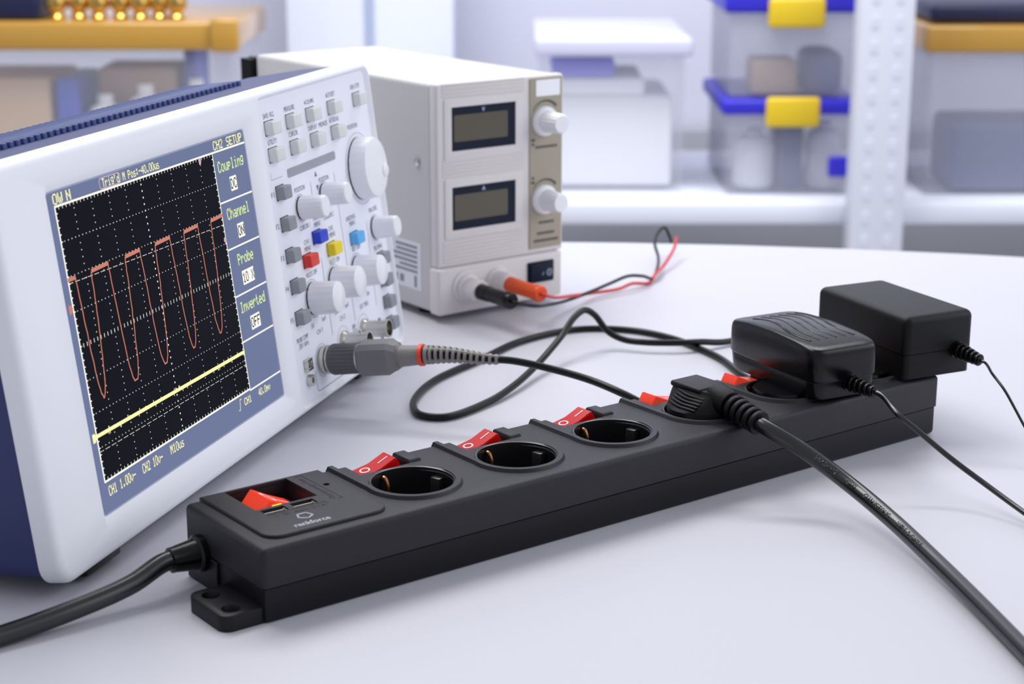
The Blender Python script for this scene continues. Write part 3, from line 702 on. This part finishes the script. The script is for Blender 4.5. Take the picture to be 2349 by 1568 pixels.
# ================================================================== PROBE LEAD
SCM = Matrix.Translation(OO) @ Matrix.Rotation(OA, 4, 'Z') @ Matrix.Rotation(-OT, 4, 'X')
pb = SCM @ Vector((BN[0][0], 0, BN[0][1])); pn = (SCM.to_3x3() @ Vector((0, -1, 0))).normalized()
probe = empty('probe_lead', 'grey probe connector with red ring and thin black cable looping over the table', 'probe lead', pb)
QM = pn.to_track_quat('Z', 'Y').to_matrix().to_4x4()
bm = bmesh.new(); lathe(bm, [(.0086, .0012), (.0090, .0020), (.0090, .0040), (.0078, .0044), (.0078, .0062)], 40, QM); finish(bm, 'lock_ring', M_nickel, probe)
bm = bmesh.new(); rings = []; n = 120
for rr, z in ((.0078, .0055), (.0090, .0064), (.0096, .0080), (.0096, .0100), (.0094, .0230), (.0088, .0242)):
    fl = .010 <= z <= .0235
    rings.append([((rr-(.00055 if fl and (i % 5) < 2 else 0))*math.cos(2*PI*i/n), (rr-(.00055 if fl and (i % 5) < 2 else 0))*math.sin(2*PI*i/n), z) for i in range(n)])
loft(bm, rings, M=QM); finish(bm, 'knurled_collar', M_probedark, probe)
bm = bmesh.new(); lathe(bm, [(.0086, .0240), (.0086, .0252)], 32, QM); finish(bm, 'collar_ring', M_nickel, probe)
bm = bmesh.new()
def hexr(a, b, z, ch=.003): return [(x, y, z) for x, y in ((a, b-ch), (a-ch, b), (-a+ch, b), (-a, b-ch), (-a, -b+ch), (-a+ch, -b), (a-ch, -b), (a, -b+ch))]
loft(bm, [hexr(.0080, .0080, .0250), hexr(.0096, .0098, .0275), hexr(.0096, .0098, .0455), hexr(.0078, .0080, .0490), hexr(.0074, .0076, .0505)], M=QM)
hb = finish(bm, 'housing_block', M_probe, probe, ang=20)
c = bmesh.new(); lathe(c, [(.0016, .0), (.0016, .0140)], 16, QM @ Matrix.Translation((0, 0, .0385)) @ Matrix.Rotation(math.radians(40), 4, 'Z') @ Matrix.Rotation(PI/2, 4, 'X'))
bm = bmesh.new(); lathe(bm, [(.0076, .0500), (.0072, .0515), (.0060, .0520)], 32, QM); finish(bm, 'end_cap', M_probe, probe)
bm = bmesh.new(); c.free()
# axis that droops gently
wpb = [Vector((-.0128, 1.0105, .0400)), Vector((.0, 1.0108, .0390)), Vector((.0196, 1.010, .0351)), Vector((.0451, 1.000, .0305)), Vector((.0648, .985, .0262)), Vector((.0830, .978, .0190)), Vector((.110, .9935, .008)), Vector((.1486, 1.0253, .003)), Vector((.1644, 1.0624, .0024)),
  Vector((.1494, 1.1071, .0024)), Vector((.1407, 1.1436, .0024)), Vector((.1275, 1.1722, .0024)), Vector((.1117, 1.1975, .0024)), Vector((.0856, 1.2189, .0024)), Vector((.0485, 1.2225, .0024)), Vector((.0078, 1.1916, .0024)), Vector((-.0218, 1.1415, .0024)), Vector((-.0491, 1.0951, .0024)),
  Vector((-.0592, 1.0613, .0024)), Vector((-.0606, 1.0366, .0024)), Vector((-.0544, 1.0190, .0024)), Vector((-.0405, 1.0155, .0024)), Vector((-.0147, 1.0453, .0027)), Vector((.0015, 1.0750, .0045)), Vector((.0158, 1.110, .0075)), Vector((.0247, 1.130, .0117)), Vector((.0339, 1.150, .0174)),
  Vector((.0425, 1.165, .0259)), Vector((.0500, 1.175, .0283)), Vector((.0569, 1.180, .0236)), Vector((.0663, 1.1792, .0120)), Vector((.0767, 1.175, .0075)), Vector((.0914, 1.170, .0068)), Vector((.1152, 1.1688, .0068)), Vector((.1300, 1.1740, .0060)), Vector((.1452, 1.1824, .0035)), Vector((.1798, 1.2033, .0024)), Vector((.2080, 1.1850, .0024)), Vector((.2350, 1.1480, .0024)), Vector((.2560, 1.1050, .0024)), Vector((.2600, 1.0800, .0024))]
ax = [pb+pn*.046, pb+pn*.056, pb+pn*.070, pb+pn*.084-Vector((0, 0, .0008)), pb+pn*.097-Vector((0, 0, .0028))]
allp = [p-pb for p in ax]+[p-pb for p in wpb]
path = spline(allp, 12)
acc2 = [0]
for a, b in zip(path, path[1:]): acc2.append(acc2[-1]+(b-a).length)
def sub(s0, s1): return [p for p, a in zip(path, acc2) if s0 <= a <= s1]
bm = bmesh.new(); tube(bm, sub(.003, .0200), lambda t: .0068-.0010*t, 24); finish(bm, 'taper_sleeve', M_probewarm, probe)
P0 = [i for i, a in enumerate(acc2) if a >= .0190][0]
bm = bmesh.new(); tube(bm, sub(.0175, .0215), .0067, 28); finish(bm, 'red_ring', M_orange, probe)
bm = bmesh.new(); tube(bm, sub(.019, .0665), lambda t: .0042-.0019*t, 16); finish(bm, 'relief_core', M_dark, probe)
bm = bmesh.new(); tube(bm, sub(.0205, .0250), lambda t: .0058, 20); finish(bm, 'relief_sleeve', M_probewarm, probe)
def frame_at(s):
    i = max(j for j, a in enumerate(acc2) if a <= s); tg = (path[i+1]-path[i]).normalized(); P = path[i].lerp(path[i+1], (s-acc2[i])/max(1e-9, acc2[i+1]-acc2[i])); return P, tg
for k in range(12):
    s = .0258+.0036*k; P, tg = frame_at(s); r = .0058-.0026*k/11
    bm = bmesh.new(); lathe(bm, [(r*.6, -.0009), (r*.97, -.0009), (r, -.0005), (r, .0005), (r*.97, .0009), (r*.6, .0009)], 20, Matrix.Translation(P) @ tg.to_track_quat('Z', 'Y').to_matrix().to_4x4()); finish(bm, 'relief_ring', M_probewarm, probe)
for a in (0.6, 2.17, 3.74, 5.31):
    bm = bmesh.new(); pts_ = []
    for k in range(13):
        s = .0240+.0036*k; P, tg = frame_at(s); r = .0056-.0026*k/12; q = tg.to_track_quat('Z', 'Y').to_matrix(); pts_.append(P+q @ Vector((math.cos(a)*r*.86, math.sin(a)*r*.86, 0)))
    tube(bm, pts_, lambda t: .0011-.0004*t, 8); finish(bm, 'relief_spine', M_probewarm, probe)
bm = bmesh.new(); tube(bm, sub(.040, 99), .00225, 16); finish(bm, 'probe_cable', M_lead, probe)

# ================================================================== BENCH POWER SUPPLY
QO = (-.05405, 1.24804, 0); QA = .64874; PW, PD, PH = .1158, .2577, .1727
psu = empty('bench_power_supply', 'beige bench power supply with two grey displays and two knobs', 'power supply', QO, QA)
bm = bmesh.new(); box(bm, .0006, PW-.0006, .008, PD, .006, PH, .0030, 3); finish(bm, 'case', M_psu, psu)
bm = bmesh.new(); box(bm, 0, PW, -.0005, .0085, .040, PH+.0006, .0022, 3); finish(bm, 'front_panel', M_psufront, psu)
bm = bmesh.new(); box(bm, -.0012, PW-.003, -.0035, .0090, .0055, .0400, .0020, 3); finish(bm, 'lower_front', M_psufront, psu)
for z0_, n_ in ((.1635, 4), (.1065, 5), (.0440, 6)):
    for k in range(n_):
        bm = bmesh.new(); box(bm, .005, .079, -.0011, 0, z0_+.0027*k, z0_+.0027*k+.0015, .0003, 1); finish(bm, 'fluted_rib', M_psufront, psu)
for zc, ch in ((.1404, 'V'), (.0828, 'A')):
    bm = bmesh.new()
    prism(bm, rrect(.0062, .0770, zc-.0225, zc+.0222, .002, 4), 0, .0016, .0012, 2, M=FACE); fr = finish(bm, 'display_surround', M_psufront, psu)
    boolean(fr, box(bmesh.new(), .0128, .0701, -.01, .001, zc-.0158, zc+.0158))
    bm = bmesh.new(); box(bm, .0130, .0699, -.0010, .0004, zc-.0156, zc+.0156); dsp = finish(bm, 'display_bezel', M_navy, psu)
    bm = bmesh.new(); prism(bm, rrect(.0150, .0630, zc-.0092, zc+.0100, .0012, 3), .0010, .0013, M=FACE); finish(bm, 'display_glass', M_lcd, dsp)
    bm = bmesh.new(); add_text(bm, ch, FP(.0412, zc+.0126, .00115), height=.0030, bold=.02); finish(bm, 'unit_letter', mat('pale_blue_print', srgb(190, 205, 235), .5), dsp, smooth=False)
bm = bmesh.new(); prism(bm, rrect(.0832, .1136, .0440, .1738-.0022, .0006, 2), 0, .0014, .0003, 1, M=FACE); finish(bm, 'control_strip', M_taupe, psu)
bm = bmesh.new(); prism(bm, rrect(.0888, .1112, .1580, .1700, .0006, 2), .0014, .0017, M=FACE); finish(bm, 'white_sticker', mat('white_sticker', srgb(250, 250, 255), .5), psu)
bm = bmesh.new(); dk = .0016
for zc in (.1395, .0808):
    for j in range(18):
        a0 = math.radians(150-110*j/18); a1 = math.radians(150-110*(j+1)/18); w0 = .0004+.0019*j/18
        bm.faces.new([bm.verts.new((.0972+r*math.cos(a), -dk, zc+.0015+r*math.sin(a))) for r, a in ((.0128, a0), (.0128+w0, a0), (.0128+w0, a1), (.0128, a1))])
    for j, (u, dz, w_) in enumerate(((.0862, -.0135, .0035), (.0862, -.0168, .0022))): quad_uv(bm, u-w_/2, u+w_/2, zc+dz-.0009, zc+dz+.0009, dk) if zc > .1 else quad_uv(bm, u-w_/2, u+w_/2, zc-dz-.0009, zc-dz+.0009, dk)
for zc, wd in ((.1205, .0200), (.0635, .0130), (.0553, .0165), (.0497, .0225)):
    u = .0985-wd/2
    while u < .0985+wd/2:
        g = random.uniform(.0009, .0016); quad_uv(bm, u, u+g, zc-.0010, zc+.0010, dk); u += g+.0005
finish(bm, 'printed_marks', mat('psu_print', srgb(84, 80, 76), .6), psu, smooth=False)['kind'] = 'stuff'
for zc in (.1395, .0808):
    bm = bmesh.new(); lathe(bm, [(.0112, .0014), (.0112, .0034), (.0100, .0050), (.0088, .0056)], 48, FP(.0968, zc)); kb = finish(bm, 'knob', M_knob, psu)
    bm = bmesh.new(); n = 96; rings = []
    for rr, z in ((.0086, .0050), (.0083, .0060), (.0072, .0210), (.0062, .0224)):
        rings.append([((rr-(.0005 if z < .022 and (i % 6) < 2 else 0))*math.cos(2*PI*i/n), (rr-(.0005 if z < .022 and (i % 6) < 2 else 0))*math.sin(2*PI*i/n), z) for i in range(n)])
    loft(bm, rings, M=FP(.0968, zc)); finish(bm, 'knob_cap', M_knob, kb)
bm = bmesh.new(); box(bm, .0796, .1040, -.0050, -.0030, .0186, .0346, .0006, 2); sw = finish(bm, 'mains_switch', M_navy, psu)
bm = bmesh.new(); box(bm, .0812, .1022, -.0064, -.0048, .0200, .0332, .0006, 2, M=Matrix.Translation((0, 0, 0))); finish(bm, 'rocker', M_navy, sw)
bm = bmesh.new(); ring_uv(bm, .0985, .0258, .0024, .0006, .0066, 24); ring_uv(bm, .0985, .0258, .0009, .0004, .0066, 12); line_uv(bm, [(.0918, .0245), (.0930, .0262)], .0005, .0066); finish(bm, 'switch_mark', mat('pale_blue_print', srgb(190, 205, 235), .5), sw, smooth=False)
# oval plinth and binding posts
bm = bmesh.new(); prism(bm, rrect(.0105, .0620, .0120, .0375, .0122, 8), .003, .0052, .0012, 2, M=FACE); finish(bm, 'terminal_plinth', M_psufront, psu)
for u, z in ((.0235, .0243), (.0498, .0258)):
    bm = bmesh.new(); lathe(bm, [(.0100, .0048), (.0100, .0070), (.0082, .0085), (.0080, .0205), (.0070, .0216)], 40, FP(u, z)); finish(bm, 'binding_post', M_psufront, psu)
# side label, screw, rear heat sink, feet
bm = bmesh.new(); box(bm, .0003, .0008, .0215, .0640, .0196, .0550); lb = finish(bm, 'rating_label', M_paper, psu)
bm = bmesh.new()
for k in range(6):
    wd = random.uniform(.018, .036); z = .0515-.0037*k
    for (a, b) in ((.026, .026+wd),): box(bm, .0001, .00025, a, b, z-.0009, z+.0009)
for a, b, z0_, z1_ in ((.0270, .0300, .0215, .0300), (.0440, .0490, .0230, .0285), (.052, .058, .0230, .0285)): box(bm, .0001, .00025, a, b, z0_, z1_)
finish(bm, 'label_print', mat('label_grey', srgb(140, 142, 152), .6), lb, smooth=False)
bm = bmesh.new(); lathe(bm, [(.0036, 0), (.0034, .0012), (.0020, .0020)], 24, Matrix.Translation((.0006, .0240, .1154)) @ Matrix.Rotation(-PI/2, 4, 'Y')); finish(bm, 'case_screw', M_nickel, psu)
bm = bmesh.new(); box(bm, .003, PW-.003, PD-.001, PD+.018, .010, PH-.003, .001, 1)
for k in range(8): box(bm, -.004, .004, PD+.002+.002*k, PD+.003+.002*k, .012, PH-.004)
finish(bm, 'rear_heat_sink', M_black, psu)
for x in (.018, PW-.018):
    for y in (.036, PD-.03):
        bm = bmesh.new(); lathe(bm, [(.0085, 0), (.0100, .0070)], 24, Matrix.Translation((x, y, 0))); finish(bm, 'foot', M_black, psu)

# ================================================================== BANANA LEADS
PSM = Matrix.Translation(QO) @ Matrix.Rotation(QA, 4, 'Z')
def lead(label, u, z, m, mc, wp, stripe):
    a = PSM @ Vector((u, -.0190, z)); n = (PSM.to_3x3() @ Vector((0, -1, 0))); root = empty('banana_plug_lead', label, 'test lead', a, 0, 'leads of the bench power supply')
    M = n.to_track_quat('Z', 'Y').to_matrix().to_4x4()
    bm = bmesh.new(); lathe(bm, [(.0050, .0016), (.0058, .0026), (.0058, .0120), (.0055, .0122), (.0055, .0340), (.0062, .0345), (.0062, .0380), (.0054, .0396)], 36, M); finish(bm, 'plug_sleeve', m, root)
    bm = bmesh.new(); lathe(bm, [(.0054, .0006), (.0060, .0010), (.0060, .0020), (.0054, .0024)], 32, M); finish(bm, 'colour_ring', M_orange if stripe else M_dark, root)
    pts_ = [M @ Vector((0, 0, .036)), M @ Vector((0, 0, .043))]+[Vector(p)-a for p in wp]
    bm = bmesh.new(); tube(bm, spline(pts_, 12), .0013, 12); finish(bm, 'lead_wire', mc, root)
lead('black banana plug lead running from the power supply across the table', .0235, .0243, M_black, M_lead,
     [(.0147, 1.222, .0195), (.0290, 1.255, .0125), (.0440, 1.29, .0075), (.0623, 1.318, .0075), (.0762, 1.333, .0097), (.0903, 1.345, .0125), (.1034, 1.36, .009), (.1115, 1.375, .0036), (.1176, 1.40, .0055), (.121, 1.43, .0086), (.1203, 1.46, .0151), (.1243, 1.475, .0206), (.1307, 1.485, .0224), (.1346, 1.485, .0155), (.1361, 1.48, .0105)], True)
lead('orange-red banana plug lead running from the power supply across the table', .0498, .0258, M_redplug, M_redlead,
     [(.0310, 1.245, .0200), (.0450, 1.287, .0110), (.0628, 1.325, .0040), (.0837, 1.345, .0024), (.0945, 1.355, .0042), (.1094, 1.37, .0014), (.1150, 1.381, .0060), (.1230, 1.41, .0051), (.13, 1.43, .0086), (.1368, 1.455, .0124), (.1395, 1.47, .0168)], False)

# ================================================================== BACKGROUND STORAGE RACK (soft, far behind the table)
YB = 3.4
M_rack = mat('rack_white', srgb(232, 236, 246), .45); M_clear = mat('frosted_plastic', srgb(222, 224, 238), .45, alpha=.13)
M_clear2 = mat('frosted_grey_plastic', srgb(196, 198, 214), .45, alpha=.26)
M_amber = mat('amber_plastic', srgb(196, 148, 60), .25, coat=.6); M_bluelid = mat('blue_lid', srgb(52, 44, 200), .4); M_yel = mat('yellow_clip', srgb(236, 200, 40), .35)
M_navyb = mat('navy_box', srgb(22, 30, 66), .4); M_steel = mat('blue_grey', srgb(96, 108, 150), .5); M_beige = mat('cardboard', srgb(206, 176, 140), .7, var=.15)
rack = empty('storage_rack', 'white perforated steel rack with a shelf behind the table', 'shelf rack', (.4, YB, -.75))
def rp(bm, name, m, parent=None): return finish(bm, name, m, parent or rack, loc=(-.4, -YB, .75))
bm = bmesh.new(); box(bm, -1.7, 1.7, YB-.09, YB+.55, -.345, -.305, .004); rp(bm, 'shelf_board', M_rack)
post = None
for xx, yy in ((.680, 3.27), (-1.45, 3.27), (1.60, 3.27)):
    bm = bmesh.new(); box(bm, xx-.050, xx+.050, yy-.03, yy+.03, -.75, 1.2, .004); pst = rp(bm, 'upright_post', M_rack)
    if xx > 0 and xx < 1:
        for k in range(14):
            for s in (-1, 1):
                bm = bmesh.new(); box(bm, xx+s*.022-.007, xx+s*.022+.007, yy-.0312, yy-.0292, -.42+.045*k, -.42+.045*k+.022, .0006, 1); finish(bm, 'slot', mat('slot_grey', srgb(220, 225, 238), .6), pst)
bm = bmesh.new(); box(bm, -3.2, 3.2, 4.22, 4.28, -.75, -.30, .004)
tag(finish(bm, 'cable_trunking', mat('dado_grey', srgb(176, 176, 184), .6)), 'grey panel along the wall under the shelf', 'wall panel')
def tub(label, x0, x1, z0, z1, y0, y1, mb, ml, lid_h=.03, clips=(), name='storage_box', mclip=None, lidover=.012):
    r = empty(name, label, 'storage box', ((x0+x1)/2, (y0+y1)/2, z0)); o = Vector(r.location)
    def pp(bm, nm, m): return finish(bm, nm, m, r, loc=-o)
    bm = bmesh.new(); th = .004
    box(bm, x0, x1, y0, y1, z0, z1-lid_h, .010, 3); bd = pp(bm, 'box_body', mb)
    boolean(bd, box(bmesh.new(), x0+th, x1-th, y0+th, y1-th, z0+th, z1+.05, .008, 2))
    if ml:
        bm = bmesh.new(); box(bm, x0-lidover, x1+lidover, y0-lidover, y1+lidover, z1-lid_h, z1, .008, 3); pp(bm, 'lid', ml)
    for (a, b, c_, d_) in clips:
        bm = bmesh.new(); box(bm, a, b, y0-lidover-.012, y0-lidover+.004, c_, d_, .008, 3); pp(bm, 'clip', mclip or M_yel)
    return r
ZS = -.304
lowbox = tub('frosted box with blue lid and yellow clip, lower of the stack', .415, .660, ZS, -.118, YB, YB+.34, M_clear2, M_bluelid, .030, ((.486, .590, -.170, -.112),))
tub('frosted box with blue lid and yellow clip, upper of the stack', .415, .660, -.1175, .085, YB, YB+.34, M_clear2, M_bluelid, .040, ((.484, .592, .018, .075),))
tub('wide frosted box with white contents beside the power supply', .055, .335, ZS, -.004, YB+.02, YB+.45, M_clear, mat('pale_lid', srgb(214, 214, 236), .5), .035)
tub('grey frosted box with amber lid right of the post', .800, 1.20, ZS, .022, YB, YB+.36, M_clear2, M_amber, .052, ((1.0, 1.06, -.06, .0),), mclip=M_amber)
tub('large frosted box with amber lid at the far left', -1.12, -.535, ZS, .028, YB+.02, YB+.40, M_clear, M_amber, .055, ((-.575, -.520, -.03, .035), ), mclip=M_amber)
def item(name, label, cat, m, x0, x1, y0, y1, z0, z1, rnd=.01, group=None):
    bm = bmesh.new(); box(bm, x0, x1, y0, y1, z0, z1, rnd, 3); return tag(finish(bm, name, m), label, cat, group)
def roll(name, label, cat, m, x, y, z0, r, h, group=None):
    bm = bmesh.new(); lathe(bm, [(r*.8, z0), (r, z0+h*.08), (r, z0+h*.7), (r*.75, z0+h*.86), (r*.4, z0+h*.9), (r*.4, z0+h), (r*.3, z0+h)], 32, Matrix.Translation((x, y, 0))); return tag(finish(bm, name, m), label, cat, group)
M_whiteitem = mat('white_item', srgb(244, 244, 246), .5); M_greyitem = mat('grey_item', srgb(150, 156, 176), .5)
zb = ZS+.0045
item('paper_stack', 'white paper stack inside the wide frosted box', 'paper', M_whiteitem, .075, .315, YB+.06, YB+.35, zb, -.12)
item('foam_pack', 'white foam pack on the papers in the wide frosted box', 'packaging', M_whiteitem, .085, .26, YB+.06, YB+.30, -.1198, -.085)
item('lavender_carton', 'lavender blue carton on the foam pack in the wide frosted box', 'carton', mat('lavender', srgb(130, 130, 226), .5), .078, .20, YB+.06, YB+.28, -.0848, -.045)
roll('white_jar', 'white jar at the left inside the lower stacked box', 'jar', M_whiteitem, .475, YB+.06, zb, .040, .115)
roll('white_jar', 'white jar at the right inside the lower stacked box', 'jar', M_whiteitem, .615, YB+.07, zb, .035, .13)
item('slate_block', 'slate blue block between the jars in the lower stacked box', 'box', M_steel, .522, .572, YB+.05, YB+.16, zb, -.16)
bm = bmesh.new(); box(bm, .612, .652, YB-.012, YB+.001, -.268, -.228, .006, 3); finish(bm, 'blue_latch', M_bluelid, lowbox, loc=-Vector(lowbox.location))
item('beige_carton', 'beige carton inside the upper stacked box', 'carton', M_beige, .462, .550, YB+.02, YB+.12, -.113, -.045)
item('grey_pouch', 'blue grey pouch inside the upper stacked box', 'pouch', M_steel, .565, .640, YB+.03, YB+.16, -.113, -.030, .02)
item('slate_bin', 'slate blue bin inside the box with the amber lid on the right', 'bin', mat('slate_bin', srgb(78, 92, 138), .5), .855, 1.10, YB+.012, YB+.20, zb, -.165, .015)
item('navy_case', 'navy case lying on the amber lid right of the post', 'case', M_navyb, .802, 1.15, YB+.02, YB+.30, .0224, .060, .012)
# contents and fittings on the left
item('cardboard_box', 'beige cardboard box at the far left inside the large frosted box', 'cardboard box', M_beige, -1.08, -.90, YB+.05, YB+.30, zb, -.085)
item('blue_carton', 'royal blue carton inside the large frosted box', 'carton', mat('royal_blue', srgb(58, 78, 178), .5), -.890, -.845, YB+.05, YB+.25, zb, -.085)
roll('white_bottle', 'white bottle next to the royal blue carton', 'bottle', M_whiteitem, -.800, YB+.085, zb, .038, .18)
roll('white_bottle', 'taller white bottle in the middle of the large frosted box', 'bottle', M_whiteitem, -.720, YB+.085, zb, .038, .20)
roll('white_bottle', 'white bottle near the right end of the large frosted box', 'bottle', M_whiteitem, -.620, YB+.085, zb, .034, .21)
item('blue_folder', 'upright blue folder at the right end of the large frosted box', 'folder', mat('royal_blue', srgb(58, 78, 178), .5), -.652, -.630, YB+.14, YB+.30, zb, -.032, .004)
item('orange_carton', 'sand coloured carton behind the white bottles', 'carton', M_beige, -.83, -.67, YB+.15, YB+.30, zb, -.075)
M_brass = mat('brass', srgb(214, 176, 96), .18, metal=1)
item('navy_case', 'navy case standing on the amber lid at the far left', 'case', M_navyb, -1.000, -.905, YB+.03, YB+.20, .0284, .085, .008)
for k, (x, y) in enumerate(((-.875, .05), (-.835, .06), (-.795, .05), (-.755, .06), (-.715, .05), (-.68, .06), (-.645, .05))):
    bm = bmesh.new(); lathe(bm, [(.014, .0284), (.017, .034), (.011, .042), (.020, .052), (.0215, .064), (.016, .076), (.006, .081)], 28, Matrix.Translation((x, YB+y, 0)))
    tag(finish(bm, 'brass_fitting', M_brass), 'round brass fitting on the left amber lid, '+('leftmost of the row', 'second from the left', 'third from the left', 'middle of the row', 'third from the right', 'second from the right', 'rightmost of the row')[k], 'brass fitting', 'brass fittings on the left amber lid')
# tall pale cabinet edge seen above the power supply
bm = bmesh.new(); box(bm, -.50, -.13, 3.97, 4.20, -.75, .75, .004)
cb = tag(finish(bm, 'tall_cabinet', mat('cabinet_white', srgb(226, 230, 244), .5)), 'tall pale cabinet against the back wall', 'cabinet')
bm = bmesh.new(); box(bm, -.325, -.305, 3.962, 3.972, -.70, .72, .002); finish(bm, 'door_gap', mat('door_gap_blue', srgb(170, 180, 206), .5), cb)
